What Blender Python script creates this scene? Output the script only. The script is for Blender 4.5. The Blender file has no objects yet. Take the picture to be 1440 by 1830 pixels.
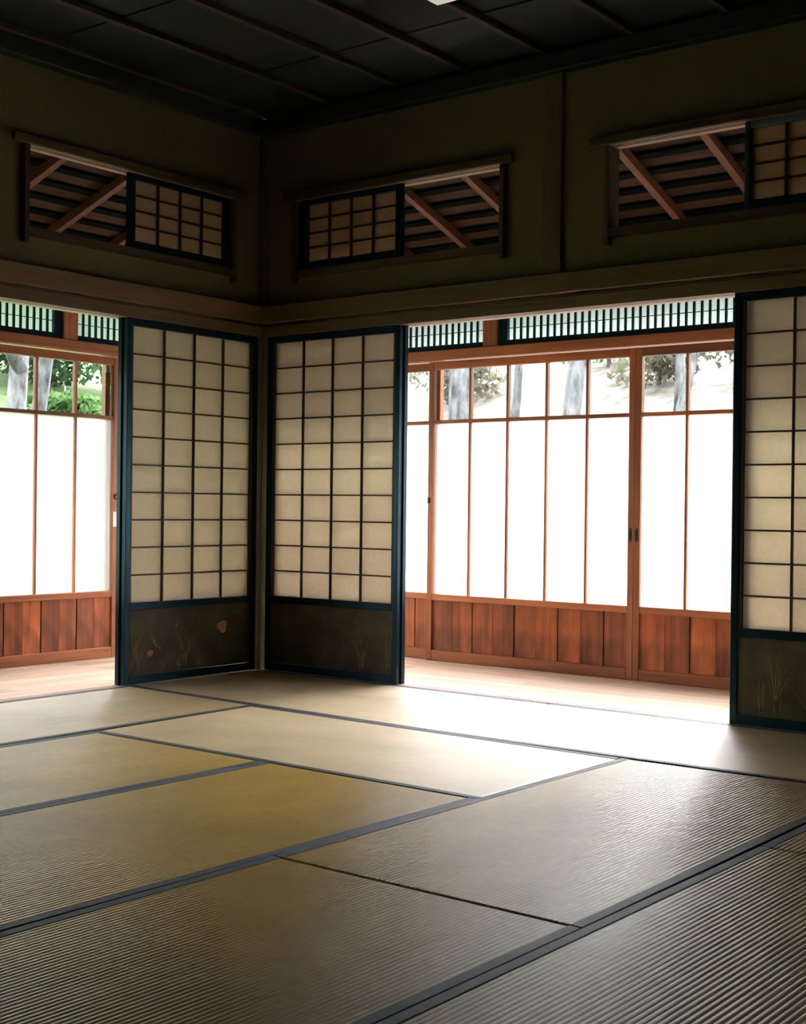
import bpy, bmesh, math, random
from mathutils import Vector, Matrix, noise as mnoise
random.seed(7)
scene = bpy.context.scene
COL = scene.collection
PI = math.pi

# ------------------------------------------------------------------ camera
def set_camera():
    yaw, pitch, roll = math.radians(127.97243), math.radians(-0.25227), math.radians(0.67968)
    f = Vector((math.cos(pitch) * math.cos(yaw), math.cos(pitch) * math.sin(yaw), math.sin(pitch)))
    r = f.cross(Vector((0, 0, 1))).normalized(); u = r.cross(f)
    c, s = math.cos(roll), math.sin(roll)
    r2, u2 = c * r + s * u, -s * r + c * u
    cd = bpy.data.cameras.new('camera'); cam = bpy.data.objects.new('camera', cd); COL.objects.link(cam)
    M = Matrix((r2, u2, -f)).transposed().to_4x4()
    M.translation = Vector((4.936881, -5.102813, 0.872586))
    cam.matrix_world = M
    cd.sensor_fit = 'VERTICAL'; cd.sensor_height = 36.0; cd.sensor_width = 36.0
    cd.lens = 36.0 * 2377.354 / 1830.0
    cd.clip_start = 0.02; cd.clip_end = 300
    scene.camera = cam
set_camera()

# ------------------------------------------------------------------ world, sun, exposure
world = bpy.data.worlds.new('overcast_sky'); scene.world = world; world.use_nodes = True
wn = world.node_tree.nodes; wl = world.node_tree.links; wn.clear()
wo = wn.new('ShaderNodeOutputWorld'); wb = wn.new('ShaderNodeBackground')
wtc = wn.new('ShaderNodeTexCoord'); wsep = wn.new('ShaderNodeSeparateXYZ'); wr = wn.new('ShaderNodeValToRGB')
wl.new(wtc.outputs['Generated'], wsep.inputs[0]); wl.new(wsep.outputs['Z'], wr.inputs[0])
wr.color_ramp.elements[0].position = 0.0; wr.color_ramp.elements[0].color = (0.36, 0.38, 0.38, 1)
wr.color_ramp.elements[1].position = 1.0; wr.color_ramp.elements[1].color = (0.95, 1.0, 1.0, 1)
wl.new(wr.outputs[0], wb.inputs[0]); wb.inputs[1].default_value = 5.0
wl.new(wb.outputs[0], wo.inputs[0])
sd = bpy.data.lights.new('hazy_sun', 'SUN'); sd.energy = 9.0; sd.angle = math.radians(40); sd.color = (1.0, 0.96, 0.93)
sun = bpy.data.objects.new('hazy_sun', sd); COL.objects.link(sun)
sun.rotation_euler = (Vector((0.16, -1.0, -0.78))).to_track_quat('-Z', 'Y').to_euler()
scene.view_settings.view_transform = 'Standard'
scene.view_settings.look = 'None'
scene.view_settings.exposure = 2.2
scene.view_settings.gamma = 1.0
scene.view_settings.use_curve_mapping = False
scene.display_settings.display_device = 'sRGB'
cy = scene.cycles
cy.max_bounces = 16; cy.diffuse_bounces = 7; cy.glossy_bounces = 4; cy.transmission_bounces = 10
cy.transparent_max_bounces = 12; cy.sample_clamp_indirect = 6.0; cy.caustics_reflective = False; cy.caustics_refractive = True
cy.use_denoising = True
try: cy.denoiser = 'OPENIMAGEDENOISE'; cy.denoising_input_passes = 'RGB_ALBEDO_NORMAL'
except Exception: pass

# ------------------------------------------------------------------ materials
def srgb(r, g, b):
    def c(v):
        v /= 255.0
        return v / 12.92 if v <= 0.04045 else ((v + 0.055) / 1.055) ** 2.4
    return (c(r), c(g), c(b), 1)

def mat_base(name):
    m = bpy.data.materials.new(name); m.use_nodes = True
    nt = m.node_tree; b = nt.nodes['Principled BSDF']
    return m, nt, b

def ramp(nt, stops):
    r = nt.nodes.new('ShaderNodeValToRGB'); e = r.color_ramp.elements
    while len(e) < len(stops): e.new(0.5)
    for el, (p, c) in zip(e, stops): el.position = p; el.color = c
    return r

def scale_col(c, k): return (c[0] * k, c[1] * k, c[2] * k, 1)

def wood(name, col, axis, rough=0.5, var=0.22, grain=1.0, spec=0.4, tint=None, bump=0.15, stain=0.0):
    """fine straight grain stretched along a world axis; every piece gets its own tone"""
    m, nt, b = mat_base(name); N, L = nt.nodes, nt.links
    tc = N.new('ShaderNodeTexCoord'); oi = N.new('ShaderNodeObjectInfo'); mp = N.new('ShaderNodeMapping')
    sc = [34.0 * grain] * 3; sc[axis] = 1.4 * grain
    mp.inputs['Scale'].default_value = sc
    mul = N.new('ShaderNodeMath'); mul.operation = 'MULTIPLY'; mul.inputs[1].default_value = 37.0
    L.new(oi.outputs['Random'], mul.inputs[0])
    cmb = N.new('ShaderNodeCombineXYZ')
    for i in range(3): L.new(mul.outputs[0], cmb.inputs[i])
    L.new(cmb.outputs[0], mp.inputs['Location'])
    L.new(tc.outputs['Object'], mp.inputs['Vector'])
    n1 = N.new('ShaderNodeTexNoise'); n1.inputs['Scale'].default_value = 1.0; n1.inputs['Detail'].default_value = 6; n1.inputs['Distortion'].default_value = 0.6
    L.new(mp.outputs[0], n1.inputs['Vector'])
    mp2 = N.new('ShaderNodeMapping'); s2 = [6.0] * 3; s2[axis] = 0.8; mp2.inputs['Scale'].default_value = s2
    L.new(tc.outputs['Object'], mp2.inputs['Vector']); L.new(cmb.outputs[0], mp2.inputs['Location'])
    n2 = N.new('ShaderNodeTexNoise'); n2.inputs['Scale'].default_value = 1.0; n2.inputs['Detail'].default_value = 3
    L.new(mp2.outputs[0], n2.inputs['Vector'])
    r1 = ramp(nt, [(0.28, scale_col(col, 1 - var * 1.6)), (0.52, col), (0.75, scale_col(col, 1 + var))])
    L.new(n1.outputs['Fac'], r1.inputs[0])
    mx = N.new('ShaderNodeMix'); mx.data_type = 'RGBA'; mx.blend_type = 'MULTIPLY'; mx.inputs['Factor'].default_value = 1.0
    r2 = ramp(nt, [(0.3, (1 - var, 1 - var, 1 - var, 1)), (0.7, (1 + var * .4, 1 + var * .4, 1 + var * .4, 1))])
    L.new(n2.outputs['Fac'], r2.inputs[0])
    L.new(r1.outputs[0], mx.inputs['A']); L.new(r2.outputs[0], mx.inputs['B'])
    r3 = N.new('ShaderNodeMapRange'); r3.inputs['To Min'].default_value = 1 - var * 1.3; r3.inputs['To Max'].default_value = 1 + var * 0.5
    L.new(oi.outputs['Random'], r3.inputs['Value'])
    mv = N.new('ShaderNodeVectorMath'); mv.operation = 'SCALE'
    L.new(mx.outputs['Result'], mv.inputs[0]); L.new(r3.outputs[0], mv.inputs['Scale'])
    out = mv.outputs[0]
    if stain > 0:
        n3 = N.new('ShaderNodeTexNoise'); n3.inputs['Scale'].default_value = 7.0; n3.inputs['Detail'].default_value = 4
        L.new(tc.outputs['Object'], n3.inputs['Vector'])
        r4 = ramp(nt, [(0.42, (1, 1, 1, 1)), (0.72, (1 - stain,) * 3 + (1,))]); L.new(n3.outputs['Fac'], r4.inputs[0])
        m4 = N.new('ShaderNodeMix'); m4.data_type = 'RGBA'; m4.blend_type = 'MULTIPLY'; m4.inputs['Factor'].default_value = 1
        L.new(out, m4.inputs['A']); L.new(r4.outputs[0], m4.inputs['B']); out = m4.outputs['Result']
    L.new(out, b.inputs['Base Color'])
    b.inputs['Roughness'].default_value = rough; b.inputs['Specular IOR Level'].default_value = spec
    if tint: b.inputs['Specular Tint'].default_value = tint
    bp = N.new('ShaderNodeBump'); bp.inputs['Strength'].default_value = bump; bp.inputs['Distance'].default_value = 0.002
    L.new(n1.outputs['Fac'], bp.inputs['Height']); L.new(bp.outputs[0], b.inputs['Normal'])
    return m

def noisy(name, col, rough, amp=0.15, scale=20, bump=0.2, spec=0.3, dist=0.002, scale3=None, tint=None):
    m, nt, b = mat_base(name); N, L = nt.nodes, nt.links
    tc = N.new('ShaderNodeTexCoord'); n = N.new('ShaderNodeTexNoise'); n.inputs['Scale'].default_value = scale; n.inputs['Detail'].default_value = 7
    if scale3:
        mp = N.new('ShaderNodeMapping'); mp.inputs['Scale'].default_value = scale3
        L.new(tc.outputs['Object'], mp.inputs['Vector']); L.new(mp.outputs[0], n.inputs['Vector'])
    else: L.new(tc.outputs['Object'], n.inputs['Vector'])
    r = ramp(nt, [(0.3, scale_col(col, 1 - amp)), (0.7, scale_col(col, 1 + amp))])
    L.new(n.outputs['Fac'], r.inputs[0]); L.new(r.outputs[0], b.inputs['Base Color'])
    b.inputs['Roughness'].default_value = rough; b.inputs['Specular IOR Level'].default_value = spec
    if tint: b.inputs['Specular Tint'].default_value = tint
    bp = N.new('ShaderNodeBump'); bp.inputs['Strength'].default_value = bump; bp.inputs['Distance'].default_value = dist
    L.new(n.outputs['Fac'], bp.inputs['Height']); L.new(bp.outputs[0], b.inputs['Normal'])
    return m

def tatami_mat(name, axis, sheen_mix=0.0):
    """woven rush: ridges are geometry (run along axis); the fine weft across them is relief and tone"""
    m, nt, b = mat_base(name); N, L = nt.nodes, nt.links
    tc = N.new('ShaderNodeTexCoord'); oi = N.new('ShaderNodeObjectInfo')
    mp = N.new('ShaderNodeMapping'); s = [60.0, 60.0, 60.0]; s[axis] = 420.0; s[1 - axis] = 22.0; mp.inputs['Scale'].default_value = s
    L.new(tc.outputs['Object'], mp.inputs['Vector'])
    n1 = N.new('ShaderNodeTexNoise'); n1.inputs['Scale'].default_value = 1.0; n1.inputs['Detail'].default_value = 3
    L.new(mp.outputs[0], n1.inputs['Vector'])
    n2 = N.new('ShaderNodeTexNoise'); n2.inputs['Scale'].default_value = 2.2; n2.inputs['Detail'].default_value = 5; n2.inputs['Roughness'].default_value = 0.65
    mp2 = N.new('ShaderNodeMapping'); s2 = [2.2, 2.2, 2.2]; s2[axis] = 1.0; s2[1 - axis] = 1.6; mp2.inputs['Scale'].default_value = s2
    L.new(tc.outputs['Object'], mp2.inputs['Vector']); L.new(mp2.outputs[0], n2.inputs['Vector'])
    def fd(c): return tuple(c[i] * (1 - sheen_mix) + (0.50, 0.415, 0.30)[i] * sheen_mix for i in range(3)) + (1,)  # blends towards a pale base that imitates window sheen
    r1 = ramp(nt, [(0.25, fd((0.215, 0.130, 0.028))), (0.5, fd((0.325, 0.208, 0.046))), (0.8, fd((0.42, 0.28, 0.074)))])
    L.new(n1.outputs['Fac'], r1.inputs[0])
    r2 = ramp(nt, [(0.3, (0.72, 0.70, 0.66, 1)), (0.65, (1.08, 1.04, 0.96, 1))]); L.new(n2.outputs['Fac'], r2.inputs[0])
    mx = N.new('ShaderNodeMix'); mx.data_type = 'RGBA'; mx.blend_type = 'MULTIPLY'; mx.inputs['Factor'].default_value = 1
    L.new(r1.outputs[0], mx.inputs['A']); L.new(r2.outputs[0], mx.inputs['B'])
    L.new(mx.outputs['Result'], b.inputs['Base Color'])
    b.inputs['Roughness'].default_value = 0.37; b.inputs['Specular IOR Level'].default_value = 0.5
    b.inputs['Specular Tint'].default_value = (0.94, 0.97, 1.0, 1)
    # rush fibres lie across the ridges, so the sheen spreads along the ridges
    b.inputs['Anisotropic'].default_value = 0.72
    tg = N.new('ShaderNodeCombineXYZ'); tg.inputs[axis].default_value = 1.0; L.new(tg.outputs[0], b.inputs['Tangent'])
    bp = N.new('ShaderNodeBump'); bp.inputs['Strength'].default_value = 0.08; bp.inputs['Distance'].default_value = 0.0004
    L.new(n1.outputs['Fac'], bp.inputs['Height']); L.new(bp.outputs[0], b.inputs['Normal'])
    return m

def cloth_border(name):
    m, nt, b = mat_base(name); N, L = nt.nodes, nt.links
    tc = N.new('ShaderNodeTexCoord'); w1 = N.new('ShaderNodeTexVoronoi'); w1.inputs['Scale'].default_value = 48; w1.distance = 'CHEBYCHEV'
    w1.inputs['Randomness'].default_value = 0.15
    L.new(tc.outputs['Object'], w1.inputs['Vector'])
    r = ramp(nt, [(0.15, (0.009, 0.012, 0.018, 1)), (0.5, (0.048, 0.052, 0.070, 1))]); L.new(w1.outputs['Distance'], r.inputs[0])
    L.new(r.outputs[0], b.inputs['Base Color']); b.inputs['Roughness'].default_value = 0.55; b.inputs['Specular IOR Level'].default_value = 0.15
    b.inputs['Specular Tint'].default_value = (0.8, 0.92, 1.0, 1)
    bp = N.new('ShaderNodeBump'); bp.inputs['Strength'].default_value = 0.3; bp.inputs['Distance'].default_value = 0.001
    L.new(w1.outputs['Distance'], bp.inputs['Height']); L.new(bp.outputs[0], b.inputs['Normal'])
    return m

def translucent(name, col, tfac, tcol=None, rough=0.8, fibre=0.05, gloss=0.0):
    m = bpy.data.materials.new(name); m.use_nodes = True; nt = m.node_tree; N, L = nt.nodes, nt.links; N.clear()
    out = N.new('ShaderNodeOutputMaterial'); d = N.new('ShaderNodeBsdfDiffuse'); t = N.new('ShaderNodeBsdfTranslucent'); mx = N.new('ShaderNodeMixShader')
    tc = N.new('ShaderNodeTexCoord'); n = N.new('ShaderNodeTexNoise'); n.inputs['Scale'].default_value = 45; n.inputs['Detail'].default_value = 8
    L.new(tc.outputs['Object'], n.inputs['Vector'])
    tcol = tcol or col
    r1 = ramp(nt, [(0.3, scale_col(col, 1 - fibre)), (0.7, scale_col(col, 1 + fibre * .5))]); r2 = ramp(nt, [(0.3, scale_col(tcol, 1 - fibre)), (0.7, scale_col(tcol, 1 + fibre * .5))])
    L.new(n.outputs['Fac'], r1.inputs[0]); L.new(n.outputs['Fac'], r2.inputs[0])
    L.new(r1.outputs[0], d.inputs['Color']); L.new(r2.outputs[0], t.inputs['Color'])
    mx.inputs[0].default_value = tfac; L.new(d.outputs[0], mx.inputs[1]); L.new(t.outputs[0], mx.inputs[2])
    last = mx.outputs[0]
    if gloss > 0:
        g = N.new('ShaderNodeBsdfGlossy'); g.inputs['Roughness'].default_value = 0.25; fr = N.new('ShaderNodeFresnel'); fr.inputs['IOR'].default_value = 1.45
        m2 = N.new('ShaderNodeMixShader'); L.new(fr.outputs[0], m2.inputs[0]); L.new(last, m2.inputs[1]); L.new(g.outputs[0], m2.inputs[2]); last = m2.outputs[0]
    L.new(last, out.inputs['Surface'])
    return m

def frosted_glass(name, rough, ior, diffuse):
    m = bpy.data.materials.new(name); m.use_nodes = True; nt = m.node_tree; N, L = nt.nodes, nt.links; N.clear()
    out = N.new('ShaderNodeOutputMaterial'); r = N.new('ShaderNodeBsdfRefraction'); t = N.new('ShaderNodeBsdfTranslucent'); mx = N.new('ShaderNodeMixShader')
    r.inputs['Color'].default_value = (0.97, 0.96, 0.97, 1); r.inputs['Roughness'].default_value = rough; r.inputs['IOR'].default_value = ior
    t.inputs['Color'].default_value = (0.96, 0.94, 0.97, 1); mx.inputs[0].default_value = diffuse
    L.new(r.outputs[0], mx.inputs[1]); L.new(t.outputs[0], mx.inputs[2])
    g = N.new('ShaderNodeBsdfDiffuse'); g.inputs['Color'].default_value = (0.85, 0.86, 0.88, 1); m2 = N.new('ShaderNodeMixShader'); m2.inputs[0].default_value = 0.08
    L.new(mx.outputs[0], m2.inputs[1]); L.new(g.outputs[0], m2.inputs[2]); L.new(m2.outputs[0], out.inputs['Surface'])
    return m

def clear_glass(name):
    m = bpy.data.materials.new(name); m.use_nodes = True; nt = m.node_tree; N, L = nt.nodes, nt.links; N.clear()
    out = N.new('ShaderNodeOutputMaterial'); t = N.new('ShaderNodeBsdfTransparent'); g = N.new('ShaderNodeBsdfGlossy'); mx = N.new('ShaderNodeMixShader'); fr = N.new('ShaderNodeFresnel')
    t.inputs['Color'].default_value = (0.93, 0.96, 0.95, 1); g.inputs['Roughness'].default_value = 0.03
    tc = N.new('ShaderNodeTexCoord'); n = N.new('ShaderNodeTexNoise'); n.inputs['Scale'].default_value = 5.0
    bp = N.new('ShaderNodeBump'); bp.inputs['Strength'].default_value = 0.15; bp.inputs['Distance'].default_value = 0.004
    L.new(tc.outputs['Object'], n.inputs['Vector']); L.new(n.outputs['Fac'], bp.inputs['Height']); L.new(bp.outputs[0], g.inputs['Normal'])
    fr.inputs['IOR'].default_value = 1.45
    L.new(fr.outputs[0], mx.inputs[0]); L.new(t.outputs[0], mx.inputs[1]); L.new(g.outputs[0], mx.inputs[2]); L.new(mx.outputs[0], out.inputs['Surface'])
    return m

def plain(name, col, rough=0.5, metal=0.0, spec=0.5, emit=None, estr=0.0):
    m, nt, b = mat_base(name); b.inputs['Base Color'].default_value = col; b.inputs['Roughness'].default_value = rough
    b.inputs['Metallic'].default_value = metal; b.inputs['Specular IOR Level'].default_value = spec
    if emit: b.inputs['Emission Color'].default_value = emit; b.inputs['Emission Strength'].default_value = estr
    return m

M = {}
for k, ax in (('x', 0), ('y', 1), ('z', 2)):
    M['cedar_' + k] = wood('red_cedar_' + k, (0.37, 0.125, 0.047, 1), ax, rough=0.42, var=0.22, spec=0.4)
    M['beam_' + k] = wood('old_beam_' + k, (0.140, 0.092, 0.036, 1), ax, rough=0.5, var=0.18, spec=0.35)
    M['roof_' + k] = wood('roof_timber_' + k, (0.060, 0.026, 0.011, 1), ax, rough=0.7, var=0.25, spec=0.2)
    M['rafter_' + k] = wood('rafter_timber_' + k, (0.16, 0.062, 0.024, 1), ax, rough=0.6, var=0.2)
    M['frame_' + k] = wood('window_frame_wood_' + k, (0.080, 0.058, 0.028, 1), ax, rough=0.6, var=0.2, spec=0.2)
    M['groove_' + k] = wood('worn_groove_' + k, (0.085, 0.080, 0.075, 1), ax, rough=0.5, var=0.2)  # dark tone painting the shade inside the sill grooves
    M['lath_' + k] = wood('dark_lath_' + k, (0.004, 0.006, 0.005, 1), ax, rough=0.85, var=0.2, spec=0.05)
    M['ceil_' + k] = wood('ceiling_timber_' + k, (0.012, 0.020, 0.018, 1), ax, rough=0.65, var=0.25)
    M['track_' + k] = wood('worn_track_' + k, (0.36, 0.24, 0.16, 1), ax, rough=0.5, var=0.15)  # paler than the beams, painting in light on the rail undersides
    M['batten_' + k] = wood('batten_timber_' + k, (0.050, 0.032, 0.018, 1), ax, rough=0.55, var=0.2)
    M['floor_' + k] = wood('veranda_board_' + k, (0.68, 0.48, 0.36, 1), ax, rough=0.34, var=0.2, spec=0.5)
    M['board_' + k] = wood('door_board_' + k, (0.43, 0.112, 0.028, 1), ax, rough=0.45, var=0.30, stain=0.55)
    M['lac_' + k] = wood('black_lacquer_' + k, (0.0022, 0.012, 0.019, 1), ax, rough=0.30, var=0.25, spec=0.45, tint=(0.30, 0.72, 1.0, 1), bump=0.05)
    M['muntin_' + k] = wood('muntin_wood_' + k, (0.040, 0.022, 0.013, 1), ax, rough=0.5, var=0.2)
    M['worn_' + k] = wood('worn_lacquer_' + k, (0.12, 0.155, 0.175, 1), ax, rough=0.5, var=0.5, grain=0.6, tint=(0.4, 0.75, 1.0, 1))
M['cpost'] = wood('corner_post_wood', (0.095, 0.072, 0.034, 1), 2, rough=0.85, var=0.15, spec=0.05)
M['plaster'] = noisy('olive_plaster', (0.128, 0.113, 0.055, 1), 0.95, amp=0.10, scale=60, bump=0.35, spec=0.1)
M['paper'] = translucent('shoji_paper', (0.78, 0.75, 0.68, 1), 0.58, (0.92, 0.875, 0.79, 1), fibre=0.05)
M['aged_paper'] = translucent('aged_paper', (0.62, 0.52, 0.38, 1), 0.58, (0.82, 0.67, 0.47, 1), fibre=0.08)
M['lattice_paper'] = translucent('lattice_paper', (0.50, 0.56, 0.54, 1), 0.6, (0.86, 0.98, 0.94, 1), fibre=0.03)
M['frosted'] = frosted_glass('frosted_glass', 0.40, 1.25, 0.14)
M['glass'] = clear_glass('clear_glass')
M['weave_x'] = tatami_mat('bleached_rush_x', 0, 0.62); M['weave_y'] = tatami_mat('rush_weave_y', 1); M['weave_f'] = tatami_mat('bleached_rush_y', 1, 0.40)  # the paler weaves carry window sheen in their base colour
M['border'] = cloth_border('border_cloth')
M['sub'] = plain('subfloor', (0.03, 0.028, 0.022, 1), 0.9)
M['koshi'] = noisy('painted_panel', (0.060, 0.048, 0.020, 1), 0.55, amp=0.45, scale=9, bump=0.05, spec=0.3)
M['gold'] = noisy('old_gold_paint', (0.25, 0.165, 0.062, 1), 0.55, amp=0.4, scale=40, bump=0.02)
M['leafpaint'] = plain('ochre_paint', (0.36, 0.17, 0.07, 1), 0.6)
M['iron'] = plain('dark_iron', (0.012, 0.022, 0.022, 1), 0.35, 0.6)
M['steel'] = plain('worn_steel', (0.35, 0.40, 0.36, 1), 0.3, 0.8)
M['tag'] = plain('white_card', (0.85, 0.86, 0.88, 1), 0.6)
M['string'] = plain('string', (0.55, 0.42, 0.32, 1), 0.8)
M['lamp'] = plain('lamp_acrylic', (0.80, 0.80, 0.78, 1), 0.5, emit=(1.0, 0.97, 0.92, 1), estr=0.075)
M['lampwood'] = plain('lamp_wood', (0.05, 0.03, 0.02, 1), 0.5)
M['bark'] = noisy('grey_bark', (0.095, 0.092, 0.100, 1), 0.9, amp=0.7, scale=16, bump=0.8, dist=0.03, scale3=(1, 1, 0.35))

# ------------------------------------------------------------------ mesh helpers
def link(o, parent=None):
    COL.objects.link(o)
    if parent is not None: o.parent = parent
    return o

def empty(name, loc=(0, 0, 0)):
    o = bpy.data.objects.new(name, None); o.empty_display_size = 0.1; COL.objects.link(o); o.location = loc
    return o

def tag(o, label=None, cat=None, group=None, kind=None):
    if label: o['label'] = label
    if cat: o['category'] = cat
    if group: o['group'] = group
    if kind: o['kind'] = kind
    return o

_cache = {}
def box_mesh(dx, dy, dz, mat, ch):
    key = (round(dx, 4), round(dy, 4), round(dz, 4), mat, round(ch, 4))
    if key in _cache: return _cache[key]
    me = bpy.data.meshes.new('box')
    hx, hy, hz = dx / 2, dy / 2, dz / 2
    c = min(ch, hx * .45, hy * .45, hz * .45)
    if c <= 0.0002:
        v = [(sx * hx, sy * hy, sz * hz) for sx in (-1, 1) for sy in (-1, 1) for sz in (-1, 1)]
        f = [(0, 1, 3, 2), (4, 6, 7, 5), (0, 4, 5, 1), (2, 3, 7, 6), (0, 2, 6, 4), (1, 5, 7, 3)]
    else:
        bm = bmesh.new()
        for sx in (-1, 1):
            for sy in (-1, 1):
                for sz in (-1, 1):
                    bm.verts.new((sx * hx, sy * hy, sz * (hz - c))); bm.verts.new((sx * hx, sy * (hy - c), sz * hz)); bm.verts.new((sx * (hx - c), sy * hy, sz * hz))
        # convex hull of the three shifted corners gives a chamfered box
        bm.clear()
        for sx in (-1, 1):
            for sy in (-1, 1):
                for sz in (-1, 1):
                    bm.verts.new((sx * hx, sy * (hy - c), sz * (hz - c)))
                    bm.verts.new((sx * (hx - c), sy * hy, sz * (hz - c)))
                    bm.verts.new((sx * (hx - c), sy * (hy - c), sz * hz))
        bmesh.ops.convex_hull(bm, input=bm.verts[:])
        bmesh.ops.dissolve_limit(bm, angle_limit=0.01, verts=bm.verts[:], edges=bm.edges[:])
        bm.to_mesh(me); bm.free()
        me.materials.append(M[mat]); _cache[key] = me
        return me
    me.from_pydata(v, [], f); me.materials.append(M[mat]); _cache[key] = me
    return me

def W(side, u, d, z):
    """right wall: u runs along +x, d outwards along +y; left wall: u along -y, d outwards along -x"""
    return Vector((u, d, z)) if side == 'R' else Vector((-d, -u, z))

def box(name, parent, side, u0, u1, d0, d1, z0, z1, mat, ch=0.0015):
    a, b = W(side, u0, d0, z0), W(side, u1, d1, z1)
    c = (a + b) / 2; s = Vector([abs(b[i] - a[i]) for i in range(3)])
    o = bpy.data.objects.new(name, box_mesh(s.x, s.y, s.z, mat, ch))
    pl = Vector((0, 0, 0)); q = parent
    while q is not None: pl += q.location; q = q.parent
    o.location = c - pl
    return link(o, parent)

def along(side): return 'x' if side == 'R' else 'y'

def mesh_obj(name, verts, faces, mat, parent=None, smooth=False, loc=None):
    me = bpy.data.meshes.new(name); pl = Vector((0, 0, 0)); q = parent
    while q is not None: pl += q.location; q = q.parent
    own = Vector(loc) if loc is not None else Vector((0, 0, 0))
    me.from_pydata([tuple(Vector(v) - pl - own) for v in verts], [], faces)
    me.materials.append(M[mat] if isinstance(mat, str) else mat)
    bm = bmesh.new(); bm.from_mesh(me); bmesh.ops.recalc_face_normals(bm, faces=bm.faces[:]); bm.to_mesh(me); bm.free()
    if smooth:
        for p in me.polygons: p.use_smooth = True
    o = bpy.data.objects.new(name, me); o.location = own
    return link(o, parent)

def profile(name, parent, side, prof, u0, u1, mat):
    """closed (d, z) outline run along u"""
    n = len(prof); vs = [W(side, u0, d, z) for d, z in prof] + [W(side, u1, d, z) for d, z in prof]
    fs = [(i, (i + 1) % n, n + (i + 1) % n, n + i) for i in range(n)] + [tuple(range(n)), tuple(range(2 * n - 1, n - 1, -1))]
    me_o = mesh_obj(name, vs, fs, mat, parent)
    return me_o

def join_boxes(name, side, boxes, mat, parent=None):
    vs, fs = [], []
    for (u0, u1, d0, d1, z0, z1) in boxes:
        k = len(vs)
        vs += [W(side, u, d, z) for u in (u0, u1) for d in (d0, d1) for z in (z0, z1)]
        fs += [tuple(k + i for i in f) for f in ((0, 1, 3, 2), (4, 6, 7, 5), (0, 4, 5, 1), (2, 3, 7, 6), (0, 2, 6, 4), (1, 5, 7, 3))]
    return mesh_obj(name, vs, fs, mat, parent)

# ------------------------------------------------------------------ room shell
ROOM = 5.46
CEIL = 2.93
HOLES = {'R': [(0.22, 1.50), (2.066, 3.34)], 'L': [(0.22, 1.492)]}
SN = {'R': 'right', 'L': 'left'}
POSTS = (3.60, 3.70)

def shell(side):
    ax = along(side)
    # plaster band above the beam, with the openings of the high windows cut out
    bx = []; u = 0.0
    zt, zb = 2.462, 2.085
    for (a, b) in HOLES[side]:
        bx.append((u, a, 0.022, 0.072, 1.85, CEIL)); bx.append((a, b, 0.022, 0.072, 1.85, zb)); bx.append((a, b, 0.022, 0.072, zt, CEIL)); u = b
    bx.append((u, ROOM, 0.022, 0.072, 1.85, CEIL))
    bx.append((3.70, 5.36, 0.03, 0.08, -0.05, 1.757))
    w = join_boxes('wall_' + SN[side], side, bx, 'plaster'); tag(w, kind='structure')
    # beam (nageshi), head rail with grooves (kamoi), sill
    t = box('trim_beam', None, side, 0.0 if side == 'R' else 0.0, ROOM, -0.036, 0.021, 1.824, 1.918, 'beam_' + ax, 0.005); tag(t, kind='structure')
    t = box('trim_head_face', None, side, 0.0, ROOM, -0.012, 0.0015, 1.757, 1.811, 'beam_' + ax, 0.002); tag(t, kind='structure')
    g = [(0.002, 1.812), (0.002, 1.757), (0.010, 1.757), (0.010, 1.776), (0.026, 1.776), (0.026, 1.757), (0.040, 1.757), (0.040, 1.776), (0.056, 1.776), (0.056, 1.757), (0.105, 1.757), (0.105, 1.86), (0.0225, 1.86), (0.0225, 1.812)]
    t = profile('trim_head_rail', None, side, g, 0.0, ROOM, 'track_' + ax); tag(t, kind='structure')
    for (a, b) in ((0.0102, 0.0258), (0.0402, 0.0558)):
        box('groove_lining', t, side, 0.0, ROOM, a, b, 1.7595, 1.7755, 'lath_' + ax, 0)  # added dark strip painting shade into the head rail groove
    s = [(0.004, -0.055), (0.004, 0.0), (0.010, 0.0), (0.010, -0.003), (0.024, -0.003), (0.024, 0.0), (0.040, 0.0), (0.040, -0.003), (0.054, -0.003), (0.054, 0.0), (0.104, 0.0), (0.104, -0.055)]
    t = profile('trim_sill', None, side, s, 0.004, ROOM, 'floor_' + ax); tag(t, kind='structure')
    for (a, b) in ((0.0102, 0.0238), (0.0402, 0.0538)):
        box('groove_lining', t, side, 0.004, ROOM, a, b, -0.0029, -0.0009, 'groove_' + ax, 0)  # added strip, its dark colour stands in for groove shade
    # posts
    def post(u0, u1, z0, z1, d0=-0.004):
        p = box('trim_post', None, side, u0, u1, d0, 0.10, z0, z1, 'beam_z', 0.003); tag(p, kind='structure')
    post(1.728, 1.826, 1.919, 2.82, 0.0)
    for k in (3.60, 5.36): post(k, k + 0.10, -0.05, 2.82, -0.018)
    # cornice
    t = box('trim_cornice', None, side, 0.02, ROOM, -0.045, 0.021, 2.815, 2.895, 'ceil_' + ax, 0.004); tag(t, kind='structure')

for s_ in ('R', 'L'): shell(s_)
cp = box('trim_corner_post', None, 'R', -0.09, 0.020, -0.020, 0.09, -0.05, 2.82, 'cpost', 0.003); tag(cp, kind='structure')

# far walls behind the camera
wb_ = join_boxes('wall_back', 'R', [(ROOM + 0.02, ROOM + 0.12, -ROOM - 0.1, 1.2, -0.6, 3.0)], 'plaster'); tag(wb_, kind='structure')
wc_ = join_boxes('wall_front', 'R', [(-1.2, ROOM + 0.12, -ROOM - 0.12, -ROOM - 0.02, -0.6, 3.0)], 'plaster'); tag(wc_, kind='structure')

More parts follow.
